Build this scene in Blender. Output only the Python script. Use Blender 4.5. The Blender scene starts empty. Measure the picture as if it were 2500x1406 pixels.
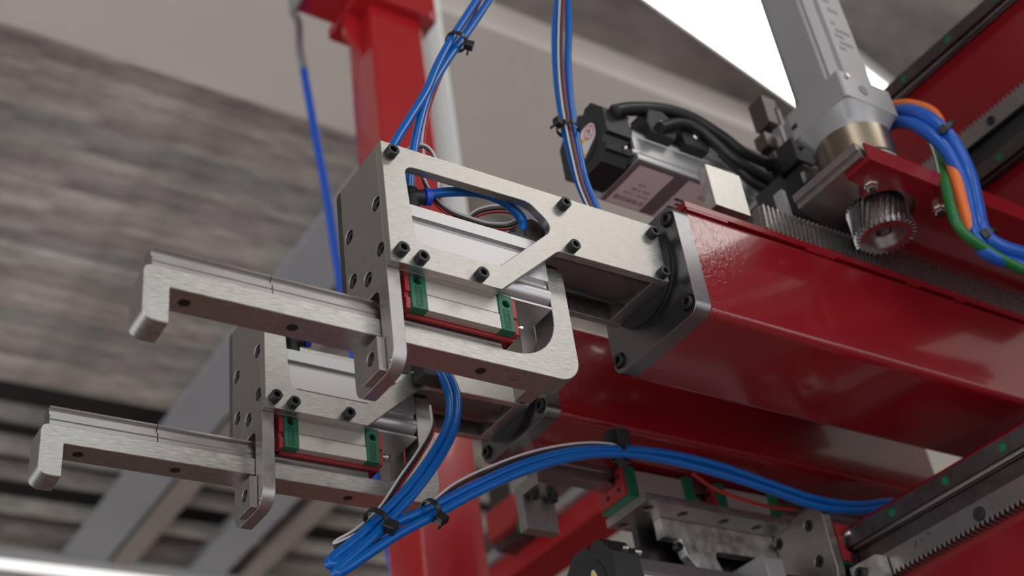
import bpy, bmesh, math, random
from mathutils import Vector, Matrix
random.seed(7)
scene = bpy.context.scene
COL = scene.collection
S = 0.001                                    # everything below is measured in millimetres

# ------------------------------------------------------------------ camera
RC = [[0.833757, -0.537354, -0.126889], [0.225923, 0.541724, -0.809626], [0.503794, 0.646364, 0.573067]]
OC = Vector((-0.41348, -0.6711, -0.71182))
FPX = 3179.62
cam_d = bpy.data.cameras.new('camera')
cam = bpy.data.objects.new('camera', cam_d)
COL.objects.link(cam)
r0, r1, r2 = [Vector(r) for r in RC]
M = Matrix.Identity(4)
for i in range(3):
    M[i][0] = r0[i]; M[i][1] = -r1[i]; M[i][2] = -r2[i]; M[i][3] = OC[i]
cam.matrix_world = M
cam_d.sensor_width = 36.0
cam_d.lens = 36.0 * FPX / 2500.0
cam_d.clip_start = 0.02
cam_d.clip_end = 60
cam_d.dof.use_dof = True
cam_d.dof.focus_distance = 1.07
cam_d.dof.aperture_fstop = 5.2
scene.camera = cam

def at(u, v, y):
    """point (mm) on the plane Y=y seen at photo pixel u,v - used to lay hoses out at their own depth"""
    d = r0 * ((u - 1250) / FPX) + r1 * ((v - 703) / FPX) + r2
    t = (y * S - OC.y) / d.y
    p = OC + d * t
    return (p.x / S, p.y / S, p.z / S)

# ------------------------------------------------------------------ world, exposure
world = bpy.data.worlds.new('world')
scene.world = world
world.use_nodes = True
wb = world.node_tree.nodes['Background']
wb.inputs[0].default_value = (0.93, 0.95, 1.0, 1)
wb.inputs[1].default_value = 1.35
scene.view_settings.view_transform = 'Standard'
scene.view_settings.look = 'None'
scene.view_settings.gamma = 1.0
scene.view_settings.use_curve_mapping = False
scene.view_settings.exposure = 0.12
LAMP = 4.3                                   # emission of the ceiling light panels

# ------------------------------------------------------------------ materials
def lin(h):
    c = [int(h[i:i + 2], 16) / 255 for i in (0, 2, 4)]
    return tuple(x / 12.92 if x <= 0.04045 else ((x + 0.055) / 1.055) ** 2.4 for x in c) + (1,)

def mat(name, color, rough=0.5, metal=0.0, coat=0.0, spec=0.5, noise=None, bump=None, trans=0.0, emit=None, ior=None):
    """noise=(scale xyz, colour amount, roughness amount)   bump=(scale xyz, strength, distance)"""
    m = bpy.data.materials.new(name)
    m.use_nodes = True
    nt = m.node_tree
    p = nt.nodes['Principled BSDF']
    c = lin(color) if isinstance(color, str) else tuple(color) + (1,)
    p.inputs['Base Color'].default_value = c
    p.inputs['Roughness'].default_value = rough
    p.inputs['Metallic'].default_value = metal
    p.inputs['Coat Weight'].default_value = coat
    p.inputs['Coat Roughness'].default_value = 0.06
    p.inputs['Specular IOR Level'].default_value = spec
    p.inputs['Transmission Weight'].default_value = trans
    if ior: p.inputs['IOR'].default_value = ior
    if emit:
        p.inputs['Emission Color'].default_value = c
        p.inputs['Emission Strength'].default_value = emit
    tc = None
    def mapped(sc):
        nonlocal tc
        if tc is None: tc = nt.nodes.new('ShaderNodeTexCoord')
        mp = nt.nodes.new('ShaderNodeMapping')
        mp.inputs['Scale'].default_value = sc
        nt.links.new(tc.outputs['Object'], mp.inputs['Vector'])
        n = nt.nodes.new('ShaderNodeTexNoise')
        n.inputs['Scale'].default_value = 1.0
        n.inputs['Detail'].default_value = 5.0
        n.inputs['Roughness'].default_value = 0.65
        nt.links.new(mp.outputs[0], n.inputs['Vector'])
        return n
    if noise:
        sc, ca, ra = noise
        n = mapped(sc)
        mr = nt.nodes.new('ShaderNodeMapRange')
        mr.inputs['From Min'].default_value = 0.25; mr.inputs['From Max'].default_value = 0.75
        mr.inputs['To Min'].default_value = 1 - ca; mr.inputs['To Max'].default_value = 1 + ca
        nt.links.new(n.outputs[0], mr.inputs[0])
        mx = nt.nodes.new('ShaderNodeVectorMath'); mx.operation = 'SCALE'
        mx.inputs[0].default_value = c[:3]
        nt.links.new(mr.outputs[0], mx.inputs['Scale'])
        nt.links.new(mx.outputs[0], p.inputs['Base Color'])
        if ra:
            mr2 = nt.nodes.new('ShaderNodeMapRange')
            mr2.inputs['From Min'].default_value = 0.25; mr2.inputs['From Max'].default_value = 0.75
            mr2.inputs['To Min'].default_value = rough - ra; mr2.inputs['To Max'].default_value = rough + ra
            nt.links.new(n.outputs[0], mr2.inputs[0])
            nt.links.new(mr2.outputs[0], p.inputs['Roughness'])
    if bump:
        sc, st, di = bump
        n = mapped(sc)
        b = nt.nodes.new('ShaderNodeBump')
        b.inputs['Strength'].default_value = st
        b.inputs['Distance'].default_value = di
        nt.links.new(n.outputs[0], b.inputs['Height'])
        nt.links.new(b.outputs[0], p.inputs['Normal'])
    return m

MT = {}
MT['alu'] = mat('brushed_aluminium', (0.45, 0.435, 0.40), 0.40, 1.0, noise=((90, 1000, 1000), 0.45, 0.12), bump=((90, 1100, 1100), 0.25, 0.0003))
MT['milled'] = mat('milled_aluminium', (0.40, 0.38, 0.36), 0.42, 1.0, noise=((160, 160, 160), 0.10, 0.06), bump=((400, 400, 60), 0.08, 0.0002))
MT['worn'] = mat('worn_aluminium', (0.62, 0.61, 0.56), 0.42, 1.0, noise=((70, 70, 70), 0.35, 0.12), bump=((120, 120, 120), 0.2, 0.0004))
MT['anod'] = mat('anodised_silver', (0.50, 0.49, 0.49), 0.40, 0.85, noise=((900, 900, 900), 0.06, 0.03))
MT['steel'] = mat('ground_steel', (0.38, 0.365, 0.35), 0.32, 1.0, noise=((30, 300, 300), 0.10, 0.05))
MT['flange'] = mat('machined_steel', (0.25, 0.245, 0.255), 0.30, 1.0, noise=((200, 30, 200), 0.05, 0.04))
MT['dark_steel'] = mat('dark_steel', (0.14, 0.125, 0.12), 0.36, 1.0, noise=((60, 60, 60), 0.15, 0.06))
MT['block'] = mat('bearing_steel', (0.58, 0.555, 0.50), 0.50, 0.85, noise=((500, 500, 500), 0.10, 0.04))
MT['gear'] = mat('gear_steel', (0.46, 0.45, 0.44), 0.28, 1.0, noise=((300, 300, 300), 0.12, 0.05))
MT['oxide'] = mat('black_oxide', (0.022, 0.022, 0.024), 0.42, 0.25, noise=((700, 700, 700), 0.3, 0.08))
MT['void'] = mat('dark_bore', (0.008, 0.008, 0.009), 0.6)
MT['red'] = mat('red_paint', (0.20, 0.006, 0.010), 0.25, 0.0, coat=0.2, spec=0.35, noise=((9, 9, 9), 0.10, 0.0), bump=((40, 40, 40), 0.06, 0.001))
def wrinkle(m):
    nt = m.node_tree
    p = nt.nodes['Principled BSDF']
    old = p.inputs['Normal'].links[0].from_node
    tc = nt.nodes.new('ShaderNodeTexCoord'); sx = nt.nodes.new('ShaderNodeSeparateXYZ')
    nt.links.new(tc.outputs['Object'], sx.inputs[0])
    mr = nt.nodes.new('ShaderNodeMapRange')
    mr.inputs['From Min'].default_value = 0.02; mr.inputs['From Max'].default_value = 0.085
    mr.inputs['To Min'].default_value = 1.0; mr.inputs['To Max'].default_value = 0.0
    nt.links.new(sx.outputs[0], mr.inputs[0])
    n = nt.nodes.new('ShaderNodeTexNoise'); n.inputs['Scale'].default_value = 110; n.inputs['Detail'].default_value = 2
    n.inputs['Distortion'].default_value = 1.5
    nt.links.new(tc.outputs['Object'], n.inputs['Vector'])
    mu = nt.nodes.new('ShaderNodeMath'); mu.operation = 'MULTIPLY'
    nt.links.new(n.outputs[0], mu.inputs[0]); nt.links.new(mr.outputs[0], mu.inputs[1])
    b = nt.nodes.new('ShaderNodeBump'); b.inputs['Strength'].default_value = 0.35; b.inputs['Distance'].default_value = 0.0012
    nt.links.new(mu.outputs[0], b.inputs['Height']); nt.links.new(old.outputs[0], b.inputs['Normal'])
    nt.links.new(b.outputs[0], p.inputs['Normal'])
    p.inputs['Roughness'].default_value = 0.2
    p.inputs['Coat Weight'].default_value = 0.45
    return m
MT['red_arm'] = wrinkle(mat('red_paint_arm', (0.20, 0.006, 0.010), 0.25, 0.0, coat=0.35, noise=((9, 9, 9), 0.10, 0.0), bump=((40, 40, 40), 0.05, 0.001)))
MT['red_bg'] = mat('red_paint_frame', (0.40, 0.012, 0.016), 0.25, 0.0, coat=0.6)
MT['green'] = mat('green_plastic', (0.005, 0.115, 0.055), 0.42, noise=((400, 400, 400), 0.12, 0.0))
MT['redpl'] = mat('red_plastic', (0.33, 0.022, 0.025), 0.42, noise=((400, 400, 400), 0.10, 0.0))
MT['black'] = mat('black_plastic', (0.016, 0.016, 0.017), 0.48, bump=((900, 900, 900), 0.1, 0.0002))
MT['cable'] = mat('black_cable', (0.012, 0.012, 0.013), 0.40)
MT['tie'] = mat('black_nylon', (0.012, 0.012, 0.012), 0.30)
MT['blue'] = mat('blue_hose', (0.0, 0.12, 0.47), 0.20, 0.0, coat=0.0, trans=0.2, ior=1.45)
MT['blue_collar'] = mat('blue_collar', (0.01, 0.05, 0.5), 0.35)
MT['blue_bg'] = mat('blue_strap', (0.01, 0.10, 0.55), 0.35)
MT['white_w'] = mat('white_wire', (0.55, 0.52, 0.52), 0.4)
MT['red_w'] = mat('red_wire', (0.35, 0.02, 0.02), 0.4)
MT['orange'] = mat('orange_cable', (0.75, 0.16, 0.03), 0.38)
MT['green_w'] = mat('green_cable', (0.01, 0.14, 0.03), 0.4)
MT['blue_w'] = mat('blue_cable', (0.01, 0.09, 0.42), 0.28)
MT['brass'] = mat('bronze_band', (0.34, 0.29, 0.22), 0.30, 1.0)
MT['nickel'] = mat('nickel', (0.7, 0.68, 0.62), 0.22, 1.0)
MT['motor'] = mat('motor_grey', (0.34, 0.335, 0.335), 0.42, 0.35)
MT['label'] = mat('label_film', (0.80, 0.62, 0.62), 0.35)
MT['label_w'] = mat('label_white', (0.68, 0.62, 0.60), 0.35)
MT['print'] = mat('black_print', (0.012, 0.012, 0.012), 0.5)
MT['print_r'] = mat('red_print', (0.55, 0.05, 0.04), 0.5)
MT['yellow'] = mat('yellow_print', (0.70, 0.52, 0.02), 0.45)
MT['grey_print'] = mat('grey_print', (0.20, 0.20, 0.21), 0.5)
MT['emboss'] = mat('dark_green_relief', (0.003, 0.05, 0.024), 0.5)
MT['concrete'] = mat('concrete', (0.32, 0.30, 0.275), 0.85, noise=((2.2, 5.0, 4.0), 0.55, 0.0), bump=((6, 12, 6), 0.4, 0.02))
MT['gap_dark'] = mat('slab_gap_shade', (0.07, 0.066, 0.062), 0.9)  # slab coloured near black to stand for shade in the board gaps
MT['plaster'] = mat('plaster', (0.88, 0.82, 0.75), 0.85, noise=((0.9, 0.9, 0.9), 0.10, 0.0))
MT['beam_grey'] = mat('blue_grey_paint', (0.50, 0.52, 0.56), 0.6, noise=((1.5, 1.5, 1.5), 0.08, 0.0))
MT['beam_tan'] = mat('tan_paint', (0.46, 0.41, 0.36), 0.7, noise=((1.5, 1.5, 1.5), 0.1, 0.0))
MT['cream'] = mat('cream_wall', (0.72, 0.69, 0.61), 0.8)
MT['floor'] = mat('floor_screed', (0.32, 0.225, 0.20), 0.6, noise=((1.2, 1.2, 1.2), 0.2, 0.0))
MT['lamp'] = mat('light_panel', (1.0, 0.97, 0.92), 0.5, emit=LAMP)
MT['lamp_dim'] = mat('dim_light_panel', (1.0, 0.98, 0.95), 0.5, emit=1.0)
MT['housing'] = mat('white_housing', (0.7, 0.7, 0.68), 0.5)
PLANKS = []
for i, c in enumerate([(0.60, 0.575, 0.52), (0.49, 0.46, 0.42), (0.64, 0.605, 0.53), (0.54, 0.49, 0.44), (0.43, 0.42, 0.39)]):
    PLANKS.append(mat('weathered_board_%d' % i, c, 0.85, noise=((2.6, 7.0, 4.0), 0.8, 0.0)))

# ------------------------------------------------------------------ mesh helpers
def link(name, me, m, parent=None, label=None, smooth=None):
    o = bpy.data.objects.new(name, me)
    COL.objects.link(o)
    if m is not None:
        me.materials.clear(); me.materials.append(MT[m] if isinstance(m, str) else m)
    if parent: o.parent = parent
    if label: o['label'] = label
    return o

def tag(o, label, cat, group=None):
    o['label'] = label; o['category'] = cat
    if group: o['group'] = group
    return o

def thing(name, label, cat, loc=(0, 0, 0), group=None):
    o = bpy.data.objects.new(name, None)
    o.empty_display_size = 0.02
    COL.objects.link(o)
    o.location = Vector(loc) * S
    return tag(o, label, cat, group)

def struct(o):
    o['kind'] = 'structure'
    return o

def shade_auto(me, ang=35):
    me.polygons.foreach_set('use_smooth', [True] * len(me.polygons))
    try: me.set_sharp_from_angle(angle=math.radians(ang))
    except Exception: pass
    return me

def join(meshes):
    bm = bmesh.new()
    for me in meshes:
        bm.from_mesh(me)
        bpy.data.meshes.remove(me)
    out = bpy.data.meshes.new('joined')
    bm.to_mesh(out); bm.free()
    return shade_auto(out)

def rp(pts, seg=6):
    """polygon with filleted corners: (x, y) or (x, y, r)"""
    out = []
    n = len(pts)
    for i in range(n):
        p = pts[i]
        r = p[2] if len(p) > 2 else 0
        P = Vector(p[:2])
        if r <= 0:
            out.append((P.x, P.y)); continue
        A = Vector(pts[i - 1][:2]) - P; B = Vector(pts[(i + 1) % n][:2]) - P
        la, lb = A.length, B.length
        a = A.normalized(); b = B.normalized()
        ang = a.angle(b)
        t = min(r / math.tan(ang / 2), la * 0.49 if r < 1e8 else la, lb * 0.98, la * 0.98)
        rr = t * math.tan(ang / 2)
        c = P + (a + b).normalized() * (rr / math.sin(ang / 2))
        s = P + a * t - c; e = P + b * t - c
        a0 = math.atan2(s.y, s.x); a1 = math.atan2(e.y, e.x)
        d = (a1 - a0 + math.pi) % (2 * math.pi) - math.pi
        for k in range(seg + 1):
            q = a0 + d * k / seg
            out.append((c.x + rr * math.cos(q), c.y + rr * math.sin(q)))
    return out

def circ(x, y, r, n=20, ph=0.0):
    return [(x + r * math.cos(ph + 2 * math.pi * k / n), y + r * math.sin(ph + 2 * math.pi * k / n)) for k in range(n)]

def plate_me(outline, axis, a, b, holes=(), bevel=0.35):
    """flat plate with holes cut through; outline in (x,z) for axis y, (y,z) for axis x, (x,y) for axis z"""
    cu = bpy.data.curves.new('c', 'CURVE')
    cu.dimensions = '2D'; cu.fill_mode = 'BOTH'
    K = 0.01
    h = (b - a) / 2
    bv = min(bevel, h * 0.4)
    cu.extrude = (h - bv) * K
    cu.bevel_depth = bv * K; cu.bevel_resolution = 0
    cu.offset = -bv * K
    for poly in [outline] + list(holes):
        sp = cu.splines.new('POLY')
        sp.points.add(len(poly) - 1)
        for pt, (x, y) in zip(sp.points, poly): pt.co = (x * K, y * K, 0, 1)
        sp.use_cyclic_u = True
    ob = bpy.data.objects.new('t', cu)
    me = bpy.data.meshes.new_from_object(ob)
    bpy.data.objects.remove(ob); bpy.data.curves.remove(cu)
    mid = (a + b) / 2
    for v in me.vertices:
        u, w, t = v.co / K
        if axis == 'y': v.co = Vector((u, mid - t, w)) * S
        elif axis == 'x': v.co = Vector((mid + t, u, w)) * S
        else: v.co = Vector((u, w, mid + t)) * S
    bm = bmesh.new(); bm.from_mesh(me)
    bmesh.ops.remove_doubles(bm, verts=bm.verts, dist=1e-6)
    bmesh.ops.recalc_face_normals(bm, faces=bm.faces)
    bm.to_mesh(me); bm.free()
    me.materials.clear()
    return shade_auto(me)

def box_me(lo, hi, bevel=0.3):
    return plate_me([(lo[0], lo[1]), (hi[0], lo[1]), (hi[0], hi[1]), (lo[0], hi[1])], 'z', lo[2], hi[2], bevel=bevel)

def plate(name, outline, axis, a, b, m, parent=None, holes=(), bevel=0.35, label=None):
    return link(name, plate_me(outline, axis, a, b, holes, bevel), m, parent, label)

def box(name, lo, hi, m, parent=None, bevel=0.3, label=None):
    return link(name, box_me(lo, hi, bevel), m, parent, label)

def rod_me(p0, p1, r, n=24, r2=None, cap=True):
    p0 = Vector(p0); p1 = Vector(p1)
    z = (p1 - p0).normalized()
    x = z.orthogonal().normalized(); y = z.cross(x)
    vs = []; fs = []
    for p, rr in ((p0, r), (p1, r if r2 is None else r2)):
        for k in range(n):
            q = 2 * math.pi * k / n
            vs.append((p + (x * math.cos(q) + y * math.sin(q)) * rr) * S)
    for k in range(n): fs.append((k, (k + 1) % n, n + (k + 1) % n, n + k))
    if cap: fs.append(tuple(range(n - 1, -1, -1))); fs.append(tuple(range(n, 2 * n)))
    me = bpy.data.meshes.new('rod'); me.from_pydata(vs, [], fs)
    return shade_auto(me)

def lathe_me(prof, p0, axis, n=32):
    """prof = [(r, h)] revolved about an axis through p0"""
    p0 = Vector(p0); z = Vector(axis).normalized(); x = z.orthogonal().normalized(); y = z.cross(x)
    vs = []; fs = []
    for r, h in prof:
        for k in range(n):
            q = 2 * math.pi * k / n
            vs.append((p0 + z * h + (x * math.cos(q) + y * math.sin(q)) * r) * S)
    m = len(prof)
    for i in range(m - 1):
        for k in range(n):
            fs.append((i * n + k, i * n + (k + 1) % n, (i + 1) * n + (k + 1) % n, (i + 1) * n + k))
    fs.append(tuple(range(n - 1, -1, -1))); fs.append(tuple(range((m - 1) * n, m * n)))
    me = bpy.data.meshes.new('lathe'); me.from_pydata(vs, [], fs)
    bm = bmesh.new(); bm.from_mesh(me); bmesh.ops.recalc_face_normals(bm, faces=bm.faces); bm.to_mesh(me); bm.free()
    return shade_auto(me)

def spline(pts, sub=10):
    P = [Vector(p) for p in pts]
    P = [P[0] * 2 - P[1]] + P + [P[-1] * 2 - P[-2]]
    out = []
    for i in range(1, len(P) - 2):
        a, b, c, d = P[i - 1:i + 3]
        for k in range(sub):
            t = k / sub
            out.append(0.5 * ((2 * b) + (c - a) * t + (2 * a - 5 * b + 4 * c - d) * t * t + (3 * b - a - 3 * c + d) * t ** 3))
    out.append(P[-2])
    return out

def tube_me(pts, r, n=12, sub=10, wide=1.0):
    C = spline(pts, sub)
    vs = []; fs = []
    nrm = None
    for i, p in enumerate(C):
        t = (C[min(i + 1, len(C) - 1)] - C[max(i - 1, 0)]).normalized()
        if nrm is None: nrm = t.orthogonal().normalized()
        nrm = (nrm - t * nrm.dot(t)).normalized()
        bn = t.cross(nrm)
        for k in range(n):
            q = 2 * math.pi * k / n
            vs.append((p + (nrm * math.cos(q) * wide + bn * math.sin(q)) * r) * S)
    for i in range(len(C) - 1):
        for k in range(n):
            fs.append((i * n + k, i * n + (k + 1) % n, (i + 1) * n + (k + 1) % n, (i + 1) * n + k))
    fs.append(tuple(range(n - 1, -1, -1))); fs.append(tuple(range((len(C) - 1) * n, len(C) * n)))
    me = bpy.data.meshes.new('tube'); me.from_pydata(vs, [], fs)
    return shade_auto(me, 60)

def hose(name, pts, r, m, label=None, cat=None, group=None, parent=None, sub=10):
    o = link(name, tube_me(pts, r, sub=sub), m, parent)
    if cat: tag(o, label, cat, group)
    return o

def text(name, body, size, org, ux, uy, m, parent=None, ext=0.12, bold=0.0):
    """flat lettering; org = lower left corner, ux / uy = reading and up directions (mm)"""
    cu = bpy.data.curves.new('t', 'FONT')
    cu.body = body; cu.size = 1.0; cu.offset = bold; cu.resolution_u = 3
    ob = bpy.data.objects.new('t', cu)
    me = bpy.data.meshes.new_from_object(ob)
    bpy.data.objects.remove(ob); bpy.data.curves.remove(cu)
    ux = Vector(ux).normalized() * size; uy = Vector(uy).normalized() * size
    nz = ux.cross(uy).normalized() * ext
    org = Vector(org)
    for v in me.vertices:
        v.co = (org + ux * v.co.x + uy * v.co.y + nz) * S
    me.materials.clear()
    return link(name, me, m, parent)

def quad_me(pts, th=0.15):
    """thin sheet from a planar polygon, with thickness along its normal"""
    P = [Vector(p) for p in pts]
    nz = (P[1] - P[0]).cross(P[2] - P[0]).normalized() * th
    n = len(P)
    vs = [p * S for p in P] + [(p + nz) * S for p in P]
    fs = [tuple(range(n - 1, -1, -1)), tuple(range(n, 2 * n))] + [(k, (k + 1) % n, n + (k + 1) % n, n + k) for k in range(n)]
    me = bpy.data.meshes.new('sheet'); me.from_pydata(vs, [], fs)
    return me

# socket head cap screws: one mesh per size and direction, shared by all copies
_bolts = {}
def bolt(parent, pos, direction='-y', r=5.1, h=7.0, name='bolt', washer=False, m='oxide'):
    key = (direction, r, h, m)
    if key not in _bolts:
        hexa = circ(0, 0, r * 0.56, 6, math.pi / 6)
        outer = circ(0, 0, r, 24)
        head = plate_me(outer, 'z', h * 0.35, h, [hexa], 0.45)
        base = plate_me(outer, 'z', 0, h * 0.36, (), 0.05)
        me = join([head, base])
        d = {'-y': Matrix.Rotation(math.pi / 2, 4, 'X'), '-x': Matrix.Rotation(-math.pi / 2, 4, 'Y'),
             '-z': Matrix.Rotation(math.pi, 4, 'X'), '+x': Matrix.Rotation(math.pi / 2, 4, 'Y')}[direction]
        me.transform(d)
        me.materials.append(MT[m])
        _bolts[key] = me
    o = bpy.data.objects.new(name, _bolts[key])
    COL.objects.link(o)
    o.parent = parent
    o.location = Vector(pos) * S
    return o

def copy_tree(o, parent=None):
    c = o.copy(); COL.objects.link(c); c.parent = parent
    for ch in list(o.children): copy_tree(ch, c)
    return c

def relabel(o, label, loc):
    o['label'] = label; o.location = Vector(loc) * S
    return o

# ------------------------------------------------------------------ the hall
CZ = 2300
fl = struct(box('floor', (-3200, -3800, -2300), (4300, 6000, -2200), 'floor'))
wb_ = struct(box('wall_back', (-3200, 5850, -2200), (4300, 6000, 2700), 'cream'))
wr_ = struct(box('wall_right', (4150, -3800, -2200), (4300, 5850, 2700), 'cream'))
wl_ = struct(box('wall_left_light_block', (-3350, -3800, 250), (-3200, 5850, 2700), 'beam_tan'))  # unseen upper-half wall, added to dim the light from the left
ce = struct(box('ceiling', (-3200, -3800, 2600), (4300, 6000, 2700), 'gap_dark'))
# smooth plastered soffit and near rough slab under the ceiling
so = struct(box('trim_1', (-3200, 1560, CZ), (4150, 2190, 2480), 'plaster', bevel=8))
so2 = struct(box('trim_2', (-3200, -3800, 2420), (4150, 1560, 2480), 'concrete', bevel=4))
# boarded concrete strips running along the hall, each board its own depth
y = 2190
k = 0
_pl = {}
while y < 5850:
    w = random.choice([70, 90, 110, 130, 150]) if y < 4200 else random.choice([70, 90, 110])
    gap = random.choice([2, 4, 8]) if y < 3300 else random.choice([4, 10, 20]) if y < 4200 else random.choice([90, 160, 230])
    dz = random.uniform(-8, 8) if y < 3300 else random.uniform(-18, 18)
    key = (w, k % 5)
    if key not in _pl:
        me = box_me((-3200, 0, 0), (4150, w, 60), 3)
        me.materials.append(PLANKS[k % 5])
        _pl[key] = me
    o = bpy.data.objects.new('board', _pl[key])
    COL.objects.link(o); o.parent = ce
    o.location = (0, y * S, (2400 + dz) * S)
    y += w + gap; k += 1
MT['reflect_dark'] = mat('dark_reflection_panel', (0.07, 0.045, 0.04), 0.7)  # added unseen dark panels, they darken reflections under the red arms
struct(box('trim_added_back', (-3200, 5835, -2200), (4150, 5850, 200), 'reflect_dark', bevel=2))
struct(box('trim_added_right', (4135, -3800, -2200), (4150, 5835, 200), 'reflect_dark', bevel=2))
# painted steel girders across the boards
def girder(x, w, m, label, y0=2190):
    t = thing('roof_girder', label, 'girder', (x, y0, 2400), 'roof girders')
    box('lower_flange', (0, 0, -112), (w, 5850 - y0, -92), m, t, 3)
    box('web', (w * 0.42, 0, -92), (w * 0.58, 5850 - y0, 60), m, t, 2)
girder(1330, 235, 'beam_grey', 'wide blue-grey roof girder, the leftmost of the diagonal ones')
girder(1590, 120, 'beam_tan', 'tan roof girder just right of the wide blue-grey one')
girder(2010, 200, 'beam_grey', 'second blue-grey roof girder, behind the lower gripper')
girder(2300, 110, 'beam_tan', 'tan roof girder behind the red post')

def ceiling_light(label, c, size, rot, z=2296, m='lamp'):
    t = thing('ceiling_light', label, 'light', (c[0], c[1], z), 'ceiling light panels')
    t.rotation_euler = (0, 0, rot)
    a, b = size[0] / 2, size[1] / 2
    box('housing', (-a - 15, -b - 15, 0), (a + 15, b + 15, 60), 'housing', t, 3)
    box('diffuser', (-a, -b, -8), (a, b, 0), m, t, 2)
ceiling_light('large white light panel at the top of the picture beside the grey motor', (2000, 1155), (1750, 250), 0.19)
ceiling_light('white light panel over the aisle right behind the viewer', (2050, -1950), (1500, 800), 0.0)
ceiling_light('added unseen white fill panel left behind the viewer', (-900, -1900), (1500, 500), 0.0)  # unseen panel, added to give the front metal faces a bright ceiling
ceiling_light('long dim light strip in front of the far wall', (1500, 5700), (4200, 90), 0.0, 2250, 'lamp_dim')

# ------------------------------------------------------------------ gripper head (fixed frame with cylinder and bearing block)
RAILP = [(10, 0), (10, 5.0), (8.9, 5.8), (9.7, 6.8), (9.7, 10.4), (6.4, 12.0), (6.4, 15.4), (8.9, 17.2), (8.5, 19.3)]
RAILP = RAILP + [(-a, b) for a, b in reversed(RAILP)]

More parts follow.
